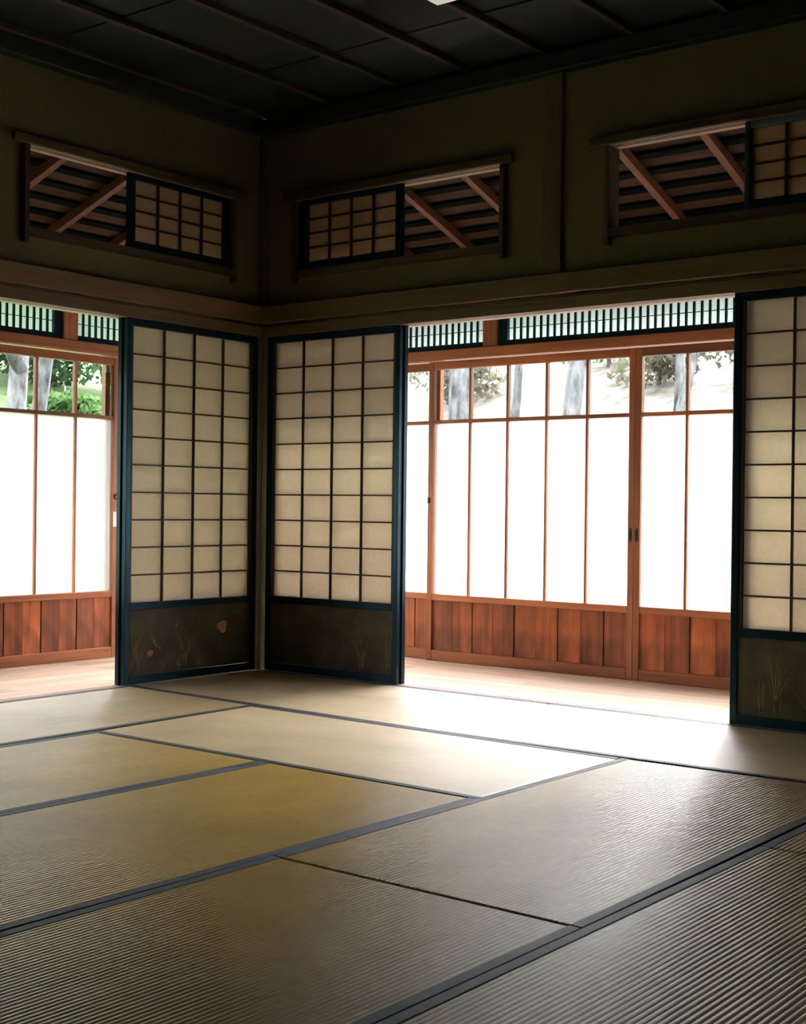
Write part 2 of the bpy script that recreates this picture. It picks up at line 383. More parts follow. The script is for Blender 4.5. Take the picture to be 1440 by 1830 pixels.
# ceiling: lapped boards over battens
ce = empty('ceiling', (2.7, -2.7, 2.9)); tag(ce, kind='structure')
yj = [0.02, -0.53, -0.96, -1.39, -1.82, -2.25, -2.68, -3.11, -3.54, -3.97, -4.40, -4.83, -5.48]
for i in range(12):
    dz = 0.007 if i % 2 else 0.0
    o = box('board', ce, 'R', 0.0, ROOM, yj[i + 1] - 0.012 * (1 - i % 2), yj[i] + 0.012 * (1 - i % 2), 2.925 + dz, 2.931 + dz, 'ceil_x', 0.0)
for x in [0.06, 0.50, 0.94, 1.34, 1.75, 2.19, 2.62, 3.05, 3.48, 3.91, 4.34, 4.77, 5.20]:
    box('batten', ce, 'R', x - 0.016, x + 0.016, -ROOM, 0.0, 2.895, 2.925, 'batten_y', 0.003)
roofcap = join_boxes('ceiling_cap', 'R', [(-0.1, ROOM + 0.1, -ROOM - 0.1, 0.1, 2.945, 3.0)], 'sub'); tag(roofcap, kind='structure')

# ------------------------------------------------------------------ veranda (corridor) outside the two open walls
DD = 0.93     # face of the sliding glass doors
SLOPE = 0.339; Z0 = 2.578
OUT = 5.5
def veranda(side):
    ax = along(side)
    fl = empty('floor', W(side, 2.5, 0.5, 0)); tag(fl, kind='structure')
    n = 7; w = (0.885 - 0.106) / n
    ustart = -0.885 if side == 'R' else -0.104
    for k in range(n):
        # boards run along the veranda in staggered lengths
        us = [ustart] + [x for x in ([1.35, 3.2] if k % 2 else [0.55, 2.45, 4.3])] + [OUT]
        for a, b in zip(us, us[1:]):
            box('plank', fl, side, a + 0.0006, b - 0.0006, 0.106 + k * w + 0.0006, 0.106 + (k + 1) * w - 0.0006, -0.03, -0.001, 'floor_' + ax, 0.001)
    box('door_rail', fl, side, -1.05 if side == 'R' else -0.885, OUT, 0.887, 1.04, -0.10, 0.002, 'floor_' + ax, 0.002)
    sf = box('floor_support', None, side, -1.0 if side == 'R' else -0.88, OUT, 0.10, 1.0, -0.12, -0.031, 'sub', 0); tag(sf, kind='structure')
    # lintel above the doors and wall plate above the lattice windows
    us = -1.0 if side == 'R' else -0.90
    t = box('trim_lintel', None, side, us, OUT, DD - 0.012, 1.04, 1.697, 1.752, 'cedar_' + ax, 0.003); tag(t, kind='structure')
    t = box('trim_wall_plate', None, side, us, OUT, DD - 0.01, 1.05, 1.955, 2.262, 'beam_' + ax, 0.004); tag(t, kind='structure')
    for pu in ((0.768, 2.588, 4.4) if side == 'R' else (0.479, 2.30, 4.12)):
        p = box('trim_short_post', None, side, pu, pu + 0.097, DD, 1.03, 1.7525, 1.9545, 'cedar_z', 0.003); tag(p, kind='structure')
    # sloping ceiling: rafters, laths, boards
    rc = empty('ceiling', W(side, 2.5, 0.8, 2.4)); tag(rc, kind='structure')
    ang = math.atan(SLOPE)
    def sloped(name, u0, u1, d0, d1, zoff, th, mat, par):
        """a board in the roof plane between d0 and d1; zoff is its underside above the rafter line"""
        c = math.cos(ang); L_ = (d1 - d0) / c; dm = (d0 + d1) / 2
        zc = Z0 - SLOPE * dm + (zoff + th / 2) / c
        if side == 'R': me = box_mesh(u1 - u0, L_, th, mat, 0.001)
        else: me = box_mesh(L_, u1 - u0, th, mat, 0.001)
        o = bpy.data.objects.new(name, me)
        o.location = W(side, (u0 + u1) / 2, dm, zc) - par.location
        o.rotation_euler = (-ang, 0, 0) if side == 'R' else (0, -ang, 0)
        link(o, par)
    off = 0.70 if side == 'R' else 0.697
    k = -4
    while off + 0.4235 * k < OUT:
        u = off + 0.4235 * k
        d0 = 0.08 if u > 0 else max(0.08, -u)
        if d0 < 1.6: sloped('rafter', u - 0.019, u + 0.019, d0, 1.62, 0.0, 0.045, 'rafter_y' if side == 'R' else 'rafter_x', rc)
        k += 1
    d = 0.146
    while d < 1.62:
        sloped('lath', -d if True else 0, OUT, d - 0.021, d + 0.021, 0.045, 0.016, 'lath_' + ax, rc)
        d += 0.1265
    d = 0.07
    while d < 1.62:
        sloped('board', -d - .1, OUT, d, min(d + 0.31, 1.64), 0.061, 0.010, 'roof_' + ax, rc)
        d += 0.31
for s_ in ('R', 'L'): veranda(s_)
for (x_, y_) in ((-1.04, 0.93),):
    p = box('trim_outer_post', None, 'R', x_, x_ + 0.10, y_, y_ + 0.10, -0.6, 1.6965, 'cedar_z', 0.003); tag(p, kind='structure')
for nm, b_ in (('wall_end', (ROOM + 0.0, ROOM + 0.02, 0.105, 1.2, -0.6, 2.6)),):
    o = join_boxes(nm, 'R', [b_], 'plaster'); tag(o, kind='structure')
    o = join_boxes(nm, 'L', [b_], 'plaster'); tag(o, kind='structure')

# ------------------------------------------------------------------ lattice windows above the glass doors
def lattice(side, n, u0, u1, su, pitch=0.0427):
    ax = along(side)
    w = empty('window_%d' % n, W(side, (u0 + u1) / 2, DD + 0.02, 1.75)); tag(w, kind='structure')
    d0, d1 = DD + 0.012, DD + 0.042
    lft, rgt = su
    box('frame_stile', w, side, u0 + 0.001, u0 + lft, d0, d1, 1.753, 1.954, 'lac_z')
    box('frame_stile', w, side, u1 - rgt, u1 - 0.001, d0, d1, 1.753, 1.954, 'lac_z')
    box('frame_rail', w, side, u0 + lft, u1 - rgt, d0, d1, 1.753, 1.783, 'lac_' + ax)
    box('frame_rail', w, side, u0 + lft, u1 - rgt, d0, d1, 1.93, 1.954, 'lac_' + ax)
    a, b = u0 + lft, u1 - rgt
    k = round((b - a) / pitch)
    for i in range(1, k):
        u = a + (b - a) * i / k
        box('slat', w, side, u - 0.0055, u + 0.0055, d0 + 0.002, d0 + 0.014, 1.783, 1.93, 'lac_z', 0.0005)
    box('crossbar', w, side, a, b, d0 + 0.014, d0 + 0.019, 1.846, 1.850, 'lac_' + ax, 0)
    box('paper_pane', w, side, a, b, d0 + 0.0235, d0 + 0.0245, 1.783, 1.93, 'lattice_paper', 0)
lattice('R', 1, -0.90, 0.768, (0.05, 0.004))
lattice('R', 2, 0.865, 2.588, (0.058, 0.02))
lattice('R', 3, 2.685, 4.40, (0.03, 0.03))
lattice('L', 4, -0.87, 0.479, (0.05, 0.004))
lattice('L', 5, 0.576, 2.30, (0.052, 0.02))
lattice('L', 6, 2.397, 4.12, (0.03, 0.03))

# ------------------------------------------------------------------ sliding glass doors
def glass_door(side, n, u0, u1, d0, npane=5, nboard=9, pull=None, knob=None, stile=0.034, wide_gap=2):
    ax = along(side); th = 0.034; d1 = d0 + th
    D = empty('door_%d' % n, W(side, (u0 + u1) / 2, d0 + th / 2, 0.003)); tag(D, kind='structure')
    zb = 0.003
    for a, b in ((u0, u0 + stile), (u1 - stile, u1)): box('stile', D, side, a, b, d0, d1, zb, 1.689, 'cedar_z', 0.002)
    a, b = u0 + stile, u1 - stile
    box('bottom_rail', D, side, a, b, d0 + 0.001, d1 - 0.001, zb, 0.062, 'cedar_' + ax, 0.003)
    box('lock_rail', D, side, a, b, d0 + 0.001, d1 - 0.001, 0.343, 0.379, 'cedar_' + ax, 0.003)
    box('glazing_rail', D, side, a, b, d0 + 0.003, d1 - 0.003, 1.340, 1.360, 'cedar_' + ax, 0.002)
    box('top_rail', D, side, a, b, d0 + 0.001, d1 - 0.001, 1.645, 1.689, 'cedar_' + ax, 0.003)
    p = (b - a) / npane
    for i in range(1, npane):
        u = a + p * i
        box('muntin', D, side, u - 0.007, u + 0.007, d0 + 0.004, d1 - 0.004, 0.379, 1.340, 'cedar_z', 0.001)
        box('muntin', D, side, u - 0.007, u + 0.007, d0 + 0.004, d1 - 0.004, 1.360, 1.645, 'cedar_z', 0.001)
    for i in range(npane):
        ua, ub = a + p * i + (0.006 if i else 0), a + p * (i + 1) - (0.006 if i < npane - 1 else 0)
        box('frosted_pane', D, side, ua, ub, d0 + 0.0165, d0 + 0.0185, 0.379, 1.340, 'frosted', 0)
        box('clear_pane', D, side, ua, ub, d0 + 0.0170, d0 + 0.0180, 1.360, 1.645, 'glass', 0)
    q = (b - a) / nboard
    rnd = random.Random(n)
    for i in range(nboard):
        g0 = 0.0035 if (i % wide_gap == 0 and i) else 0.0007; g1 = 0.0035 if ((i + 1) % wide_gap == 0) else 0.0007
        j = rnd.uniform(0, 0.0025)
        box('board', D, side, a + q * i + g0, a + q * (i + 1) - g1, d0 + 0.012 + j, d0 + 0.021 + j, 0.062, 0.343, 'board_z', 0.0008)
    box('back_board', D, side, a, b, d0 + 0.024, d0 + 0.028, 0.062, 0.343, 'lath_' + ax, 0)
    def disc(name, u, z, ru, rz, dd, mat, depth=0.003):
        vs = []; n_ = 20
        for k in range(n_):
            t = 2 * PI * k / n_; vs.append(W(side, u + ru * math.cos(t), d0 - depth, z + rz * math.sin(t)))
        for k in range(n_):
            t = 2 * PI * k / n_; vs.append(W(side, u + ru * .72 * math.cos(t), d0 - depth, z + rz * .86 * math.sin(t)))
        for k in range(n_):
            t = 2 * PI * k / n_; vs.append(W(side, u + ru * .6 * math.cos(t), d0 - 0.0004, z + rz * .80 * math.sin(t)))
        for k in range(n_):
            t = 2 * PI * k / n_; vs.append(W(side, u + ru * math.cos(t), d0 + 0.001, z + rz * math.sin(t)))
        fs = []
        for r0, r1 in ((3, 0), (0, 1), (1, 2)):
            fs += [(r0 * n_ + k, r0 * n_ + (k + 1) % n_, r1 * n_ + (k + 1) % n_, r1 * n_ + k) for k in range(n_)]
        fs.append(tuple(2 * n_ + k for k in range(n_)))
        return mesh_obj(name, vs, fs, mat, D)
    if pull is not None: disc('finger_pull', pull, 0.740, 0.0085, 0.037, 0, 'iron')
    if knob is not None:
        disc('lock_plate', knob, 0.907, 0.011, 0.018, 0, 'iron')
        box('lock_knob', D, side, knob - 0.005, knob + 0.005, d0 - 0.014, d0 - 0.001, 0.898, 0.914, 'steel', 0.003)
    return D
glass_door('R', 1, -0.86, 0.455, DD + 0.040, 5, 9)
glass_door('R', 2, 0.404, 1.7105, DD, 5, 9, pull=1.694, knob=0.413)
glass_door('R', 3, 1.7125, 3.02, DD, 5, 9, pull=1.729)
glass_door('R', 4, 2.97, 4.28, DD + 0.040, 5, 9)
glass_door('R', 5, 4.29, 5.46, DD + 0.040, 4, 8)
glass_door('L', 6, -0.88, 0.232, DD + 0.068, 4, 8)
glass_door('L', 7, 0.168, 1.535, DD + 0.028, 5, 11, knob=0.187, stile=0.036)
glass_door('L', 8, 1.537, 2.90, DD + 0.028, 5, 11)
glass_door('L', 9, 2.85, 4.20, DD + 0.068, 5, 11)
glass_door('L', 10, 4.21, 5.46, DD + 0.068, 5, 10)

# ------------------------------------------------------------------ shoji screens
def paint(side, par, u0, u1, z0, z1, d, seed, rich):
    """old gold painting on the foot board: grass blades, small gourds and a leaf as thin raised strokes"""
    rnd = random.Random(seed)
    vs, fs = [], []
    def stroke(ub, zb, ue, ze, bend, w):
        k = len(vs); n = 8
        for i in range(n + 1):
            t = i / n; u = ub + (ue - ub) * t ** 1.6 + bend * math.sin(t * PI) * 0.3; z = zb + (ze - zb) * (t - 0.12 * t * t)
            ww = w * (1 - t) ** 0.6 + 0.0004
            vs.append(W(side, u - ww, d, z)); vs.append(W(side, u + ww, d, z))
        for i in range(n): fs.append((k + 2 * i, k + 2 * i + 1, k + 2 * i + 3, k + 2 * i + 2))
    h = z1 - z0
    for cx, nb, sp, hh in rich:
        for i in range(nb):
            a = rnd.uniform(-1, 1)
            ub = cx + rnd.uniform(-.012, .012)
            ue = min(max(ub + a * sp, u0 + .006), u1 - .006)
            stroke(ub, z0 + rnd.uniform(.004, .05) * h / .3, ue, z0 + h * hh * rnd.uniform(.55, .98), rnd.uniform(-.02, .02), rnd.uniform(.0006, .0014))
    if vs:
        o = mesh_obj('painted_grass', vs, fs, 'gold', par)
        o['kind'] = 'stuff'
def blob(side, par, u, z, ru, rz, d, mat, lobes=3, ph=0.0):
    vs = [W(side, u, d, z)]; n = 22
    for i in range(n):
        t = 2 * PI * i / n; k = 1 + .16 * math.sin(lobes * t + ph) + .07 * math.sin(5 * t + 1)
        vs.append(W(side, u + ru * k * math.cos(t), d, z + rz * k * math.sin(t)))
    mesh_obj('painted_leaf', vs, [(0, 1 + i, 1 + (i + 1) % n) for i in range(n)], mat, par)

def shoji(side, name, label, group, u0, u1, d0, zs, cols, rows, st=(0.036, 0.030), tk=0.012, painting=None, worn=False, th=0.028, cat='screen', mwid=0.0085, paper='paper'):
    """zs = (bottom, foot rail top, foot board top, paper bottom, paper top, top)"""
    ax = along(side); zb, zr, zk, zp, zq, zt = zs; d1 = d0 + th
    S = empty(name, W(side, (u0 + u1) / 2, d0 + th / 2, zb)); tag(S, label, cat, group)
    lz, lu = ('worn_z', 'worn_' + ax) if worn else ('lac_z', 'lac_' + ax)
    box('stile', S, side, u0, u0 + st[0], d0, d1, zb, zt, lz, 0.002)
    box('stile', S, side, u1 - st[1], u1, d0, d1, zb, zt, 'lac_z', 0.002)
    a, b = u0 + st[0], u1 - st[1]
    box('top_rail', S, side, a, b, d0 + 0.001, d1 - 0.001, zq, zt, lu, 0.002)
    if zk > zr:
        box('bottom_rail', S, side, a, b, d0 + 0.001, d1 - 0.001, zb, zr, 'lac_' + ax, 0.002)
        box('middle_rail', S, side, a, b, d0 + 0.001, d1 - 0.001, zk, zp, 'lac_' + ax, 0.002)
        fb = box('foot_board', S, side, a, b, d0 + 0.010, d0 + 0.016, zr, zk, 'koshi', 0)
    else:
        box('bottom_rail', S, side, a, b, d0 + 0.001, d1 - 0.001, zb, zp, 'lac_' + ax, 0.002)
    # inner bars around the paper, then the muntins
    box('inner_bar', S, side, a, a + tk, d0 + 0.006, d0 + 0.020, zp, zq, 'muntin_z', 0.001)
    box('inner_bar', S, side, b - tk, b, d0 + 0.006, d0 + 0.020, zp, zq, 'muntin_z', 0.001)
    a2, b2 = a + tk, b - tk; p = (b2 - a2) / cols; r = (zq - zp) / rows
    for i in range(1, cols):
        box('muntin', S, side, a2 + p * i - mwid / 2, a2 + p * i + mwid / 2, d0 + 0.006, d0 + 0.019, zp, zq, 'muntin_z', 0.0006)
    for i in range(1, rows):
        box('muntin', S, side, a2, b2, d0 + 0.0075, d0 + 0.0185, zp + r * i - mwid * .43, zp + r * i + mwid * .43, 'muntin_' + ax, 0.0006)
    box('paper', S, side, a, b, d0 + 0.0203, d0 + 0.0211, zp, zq, paper, 0)
    if painting: painting(S, a, b, zr, zk, d0 + 0.0094)
    return S
ZT = (0.0, 0.042, 0.357, 0.3927, 1.7214, 1.760)
GR = 'tall paper screens of the two open walls'
def pl(S, a, b, z0, z1, d):
    # a, b in left-wall u: b is the outer (image left) end
    paint('L', S, a, b, z0, z1, d, 3, [(b - 0.02, 16, 0.16, 0.98), (b - 0.06, 8, 0.12, 0.8), (b - 0.37, 12, 0.10, 0.9), (b - 0.33, 14, 0.14, 0.45), (b - 0.22, 10, 0.08, 0.3), (b - 0.46, 8, 0.09, 0.4)])
    blob('L', S, a + 0.20, z0 + 0.20, 0.034, 0.032, d - 0.0004, 'leafpaint', 3, 1.0)
    blob('L', S, b - 0.140, z0 + 0.100, 0.018, 0.018, d - 0.0004, 'leafpaint', 2, 2.0)
    for (du, dz, r_) in ((0.15, .175, .008), (0.165, .155, .010), (0.18, .135, .007), (0.31, .225, .008), (0.20, .125, .006)):
        blob('L', S, b - du, z0 + dz, r_, r_ * 1.2, d - 0.0003, 'gold', 3, du * 9)
    for (du, dz) in ((0.075, .265), (0.05, .235), (0.06, .255)): blob('L', S, a + du, z0 + dz, .005, .005, d - 0.0003, 'gold', 3, dz)
def pr_(S, a, b, z0, z1, d):
    paint('R', S, a, b, z0, z1, d, 5, [(b - 0.03, 5, 0.05, 0.9), (b - 0.20, 4, 0.10, 0.98)])
def pq(S, a, b, z0, z1, d):
    paint('R', S, a, b, z0, z1, d, 9, [(a + 0.10, 5, 0.05, 0.6), (a + 0.17, 7, 0.07, 0.98), (a + 0.30, 6, 0.09, 0.5)])
shoji('L', 'shoji_screen', 'tall paper screen on the left wall, foot board painted with gold grass and leaves', GR, 0.034, 0.922, 0.0, ZT, 4, 10, (0.034, 0.030), 0.013, pl)
shoji('R', 'shoji_screen', 'tall paper screen right of the room corner with a plain dark foot board', GR, 0.034, 0.922, 0.0, ZT, 4, 10, (0.034, 0.030), 0.013, pr_)
shoji('L', 'shoji_screen', 'screen slid behind the tall left-wall screen, only its dark green edge showing', GR, 0.05, 0.930, 0.032, ZT, 4, 10)
shoji('R', 'shoji_screen', 'screen slid behind the tall screen right of the corner, only its blue-black edge showing', GR, 0.05, 0.930, 0.032, ZT, 4, 10)
shoji('R', 'shoji_screen', 'tall paper screen at the right edge of the picture beside the wide opening', GR, 2.655, 3.565, 0.0, ZT, 4, 10, (0.030, 0.030), 0.016, pq)
# screens beyond the picture on both walls
GH = 'paper screens beyond the picture'
shoji('L', 'shoji_screen', 'closed paper screen beyond the picture on the left wall', GH, 2.655, 3.565, 0.0, ZT, 4, 10)
shoji('R', 'shoji_screen', 'screen slid behind the tall right-edge screen, seen only through its paper', GR, 2.685, 3.58, 0.032, ZT, 4, 10)
# ------------------------------------------------------------------ high windows with small sliding screens
def high_window(side, n, ua, ub, jl, jr, top0, top1):
    """opening ua..ub; jambs outside it"""
    ax = along(side)
    w = empty('window_%d' % n, W(side, (ua + ub) / 2, 0.0, 2.05)); tag(w, kind='structure')
    box('jamb', w, side, ua - jl, ua, -0.012, 0.085, 2.020, 2.452, 'frame_z', 0.003)
    box('jamb', w, side, ub, ub + jr, -0.012, 0.085, 2.020, 2.452, 'frame_z', 0.003)
    box('head_face', w, side, top0, top1, -0.022, 0.0015, 2.452, 2.490, 'frame_' + ax, 0.002)
    g = [(0.002, 2.490), (0.002, 2.452), (0.0145, 2.452), (0.0145, 2.472), (0.0280, 2.472), (0.0280, 2.452), (0.036, 2.452), (0.036, 2.472), (0.0495, 2.472), (0.0495, 2.452), (0.085, 2.452), (0.085, 2.490)]
    profile('head', w, side, g, ua - jl, ub + jr, 'track_' + ax)
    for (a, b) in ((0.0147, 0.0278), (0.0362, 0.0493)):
        box('groove_lining', w, side, ua, ub, a, b, 2.4540, 2.4715, 'lath_' + ax, 0)  # added dark strip in place of shade in the window head grooves
    g = [(-0.010, 2.052), (-0.010, 2.089), (0.085, 2.089), (0.085, 2.052)]
    profile('sill', w, side, g, ua, ub, 'frame_' + ax)
high_window('R', 7, 0.228, 1.500, 0.026, 0.026, 0.150, 1.575)
high_window('R', 8, 2.072, 3.330, 0.028, 0.028, 1.978, 3.42)
high_window('L', 9, 0.228, 1.492, 0.026, 0.028, 0.150, 1.58)
ZH = (2.0895, 2.0895, 2.0895, 2.131, 2.4245, 2.4515)
GS = 'small paper screens of the high windows'
def small(side, label, u0, u1, d0, st, worn=False):
    shoji(side, 'transom_screen', label, GS, u0, u1, d0, ZH, 4, 4, st, 0.006, None, worn, th=0.017, mwid=0.010, paper='aged_paper')
def small2(side, label, u0, u1, d0, st, worn=False):
    ax = along(side)
    small(side, label, u0, u1, d0, st, worn)
small2('R', 'small lattice paper screen half closing the high window right of the corner', 0.236, 0.920, 0.0135, (0.050, 0.045))
small2('R', 'screen slid behind the small one of the high window right of the corner', 0.236, 0.905, 0.0340, (0.050, 0.030))
small2('L', 'small lattice paper screen half closing the high window of the left wall', 0.236, 0.915, 0.0135, (0.041, 0.045))
small2('L', 'screen slid behind the small one of the left wall high window', 0.236, 0.900, 0.0340, (0.041, 0.030))
small2('R', 'small lattice screen with worn blue-grey edges in the high window at the right edge', 2.684, 3.325, 0.0135, (0.022, 0.030), True)
small2('R', 'screen slid behind the worn-edged small screen at the right edge', 2.70, 3.325, 0.0340, (0.022, 0.030))

# ------------------------------------------------------------------ floor and tatami
sub = join_boxes('floor_base', 'R', [(0.0, ROOM + 0.02, -ROOM - 0.02, 0.003, -0.12, -0.056)], 'sub'); tag(sub, kind='structure')

def tatami(label, quad, axis, group='straw mats laid over the whole floor', ridges=58, weave=None):
    weave = weave or ('weave_x' if axis == 0 else 'weave_y')
    """quad: corners (x0,y0)-(x1,y0)-(x1,y1)-(x0,y1) as given clockwise or not; axis 0: long side and ridges along x, 1: along y"""
    P = [Vector((x, y, 0)) for x, y in quad]
    c = sum(P, Vector()) / 4
    gx, gy = (0.0032, 0.0012) if axis == 0 else (0.0012, 0.0032)
    P = [p + Vector((gx if p.x < c.x else -gx, gy if p.y < c.y else -gy, 0)) for p in P]
    # bilinear: s across the width, t along the ridges
    if axis == 0: A, B, Cc, D = P[3], P[2], P[0], P[1]      # low-y side A-B, high-y side C-D
    else: A, B, Cc, D = P[3], P[0], P[2], P[1]              # low-x side A-B (along y), high-x side C-D
    def at(s, t, z): 
        q = (A * (1 - t) + B * t) * (1 - s) + (Cc * (1 - t) + D * t) * s
        return Vector((q.x, q.y, z))
    wid = (Cc - A).length
    bw = 0.0295 / wid
    T = empty('tatami_mat', (c.x, c.y, -0.055)); tag(T, label, 'mat', group)
    prof = [(bw, -0.003)]
    n = ridges; s0, s1 = bw, 1 - bw
    dp = 0.0008 if axis == 0 else 0.0010
    hs = [-0.0003 - dp, -0.0003 - dp * .3, -0.0003, -0.0003 - dp * .3]
    for i in range(n):
        for j, h in enumerate(hs): prof.append((s0 + (s1 - s0) * (i + j / 4.0) / n, h))
    prof.append((s1, hs[0])); prof.append((1 - bw, -0.003))
    ts = [0, .003, .5, .997, 1.0]
    vs, fs = [], []
    m = len(prof)
    for t in ts:
        for s, z in prof: vs.append(at(s, t, z - (0.0022 if t in (0, 1.0) else 0)))
    for k in range(len(ts) - 1):
        for i in range(m - 1): fs.append((k * m + i, k * m + i + 1, (k + 1) * m + i + 1, (k + 1) * m + i))
    me = mesh_obj('woven_surface', vs, fs, weave, T)
    # core
    def slab(name, sa, sb, za, zb_, mat, rnd_=False):
        if rnd_:
            pr = [(sa, za), (sa, zb_ - .0008), (sa + (sb - sa) * .06, zb_), (sa + (sb - sa) * .94, zb_), (sb, zb_ - .0008), (sb, za)]
        else: pr = [(sa, za), (sa, zb_), (sb, zb_), (sb, za)]
        v = [at(s, 0, z) for s, z in pr] + [at(s, 1, z) for s, z in pr]; q = len(pr)
        f = [(i, (i + 1) % q, q + (i + 1) % q, q + i) for i in range(q)] + [tuple(range(q)), tuple(range(2 * q - 1, q - 1, -1))]
        return mesh_obj(name, v, f, mat, T)
    slab('core', bw * .3, 1 - bw * .3, -0.055, -0.0032, weave)
    slab('border', 0, bw, -0.054, 0.0006, 'border', True)
    slab('border', 1 - bw, 1, -0.054, 0.0006, 'border', True)
    return T
T1 = 'straw mat in the room corner at the foot of both screens, half in shade'
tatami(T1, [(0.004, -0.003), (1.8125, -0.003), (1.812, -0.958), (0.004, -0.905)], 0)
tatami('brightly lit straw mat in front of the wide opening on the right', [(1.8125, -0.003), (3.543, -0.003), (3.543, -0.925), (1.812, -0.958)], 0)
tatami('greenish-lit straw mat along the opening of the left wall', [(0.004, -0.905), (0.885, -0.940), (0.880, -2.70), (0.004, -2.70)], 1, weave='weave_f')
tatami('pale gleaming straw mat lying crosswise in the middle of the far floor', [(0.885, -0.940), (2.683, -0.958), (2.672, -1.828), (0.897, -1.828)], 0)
tatami('straw mat in the second row from the left wall, ending against the crosswise mat', [(0.897, -1.828), (1.800, -1.828), (1.748, -3.60), (0.866, -3.60)], 1)
tatami('golden-brown straw mat left of the long border in the middle foreground', [(1.800, -1.828), (2.674, -1.828), (2.636, -3.60), (1.748, -3.60)], 1)
tatami('straw mat with glossy bluish ridges below the bright opening', [(2.683, -0.958), (3.546, -0.930), (3.539, -2.69), (2.655, -2.69)], 1)
tatami('dim brown straw mat filling the lower middle of the picture', [(2.655, -2.69), (3.539, -2.69), (3.513, -4.45), (2.630, -4.45)], 1)
tatami('straw mat with coarse shining ridges in the lower right corner', [(3.551, -1.800), (4.45, -1.800), (4.43, -3.56), (3.527, -3.56)], 1)
tatami('shaded straw mat at the right edge, beyond the coarse-ridged corner mat', [(3.546, -0.003), (4.45, -0.003), (4.45, -1.800), (3.551, -1.800)], 1)
GT = 'straw mats beyond the picture'
LT = 'straw mat beyond the picture, near the camera'
tatami(LT, [(0.004, -2.70), (0.880, -2.70), (0.866, -4.46), (0.004, -4.46)], 1, GT)
tatami(LT, [(0.866, -3.60), (1.748, -3.60), (1.748, -5.45), (0.866, -5.45)], 1, GT)
tatami(LT, [(1.748, -3.60), (2.63, -3.60), (2.63, -5.45), (1.748, -5.45)], 1, GT)
tatami(LT, [(4.45, -0.003), (5.45, -0.003), (5.45, -1.80), (4.45, -1.80)], 1, GT)
tatami(LT, [(4.45, -1.80), (5.45, -1.80), (5.45, -3.56), (4.43, -3.56)], 1, GT)
tatami(LT, [(3.527, -3.56), (5.45, -3.56), (5.45, -4.46), (3.525, -4.46)], 0, GT)
tatami(LT, [(2.63, -4.46), (5.45, -4.46), (5.45, -5.45), (2.63, -5.45)], 0, GT)

# ------------------------------------------------------------------ lamp
lp = empty('pendant_lamp', (2.72, -2.03, 2.45)); tag(lp, 'square white box lamp hanging from the dark ceiling at the top edge', 'lamp')
def lamp():
    a, b, c_, d_ = 2.419, 3.02, -2.335, -1.733
    box('shade', lp, 'R', a, b, c_, d_, 2.45, 2.545, 'lamp', 0.008)
    for (x0, x1, y0, y1) in ((a - .004, b + .004, c_ - .004, c_ + .012), (a - .004, b + .004, d_ - .012, d_ + .004), (a - .004, a + .012, c_ + .012, d_ - .012), (b - .012, b + .004, c_ + .012, d_ - .012)):
        box('frame', lp, 'R', x0, x1, y0, y1, 2.5455, 2.565, 'lampwood', 0.002)
    box('stem', lp, 'R', 2.712, 2.728, -2.042, -2.026, 2.55, 2.86, 'iron', 0.003)
    box('ceiling_plate', lp, 'R', 2.66, 2.78, -2.09, -1.97, 2.86, 2.895, 'lampwood', 0.006)
lamp()

# ------------------------------------------------------------------ white tag on the lock of the left door
tg = empty('paper_tag', W('L', 0.187, DD + 0.018, 0.74)); tag(tg, 'small white card tag hanging on a string from the left door lock', 'tag')
box('card', tg, 'L', 0.150, 0.213, DD + 0.0135, DD + 0.0150, 0.738, 0.822, 'tag', 0.0004)
def string():
    vs, fs = [], []
    for (ua, ub) in ((0.187, 0.192), (0.187, 0.178)):
        k = len(vs); r_ = 0.0012
        for (u, z) in ((ua, 0.900), (ub, 0.820)):
            for (a, b) in ((-r_, -r_), (r_, -r_), (r_, r_), (-r_, r_)): vs.append(W('L', u + a, DD + 0.0130 + b, z))
        fs += [(k, k + 1, k + 5, k + 4), (k + 1, k + 2, k + 6, k + 5), (k + 2, k + 3, k + 7, k + 6), (k + 3, k, k + 4, k + 7), (k, k + 1, k + 2, k + 3), (k + 4, k + 5, k + 6, k + 7)]
    mesh_obj('string', vs, fs, 'string', tg)
string()

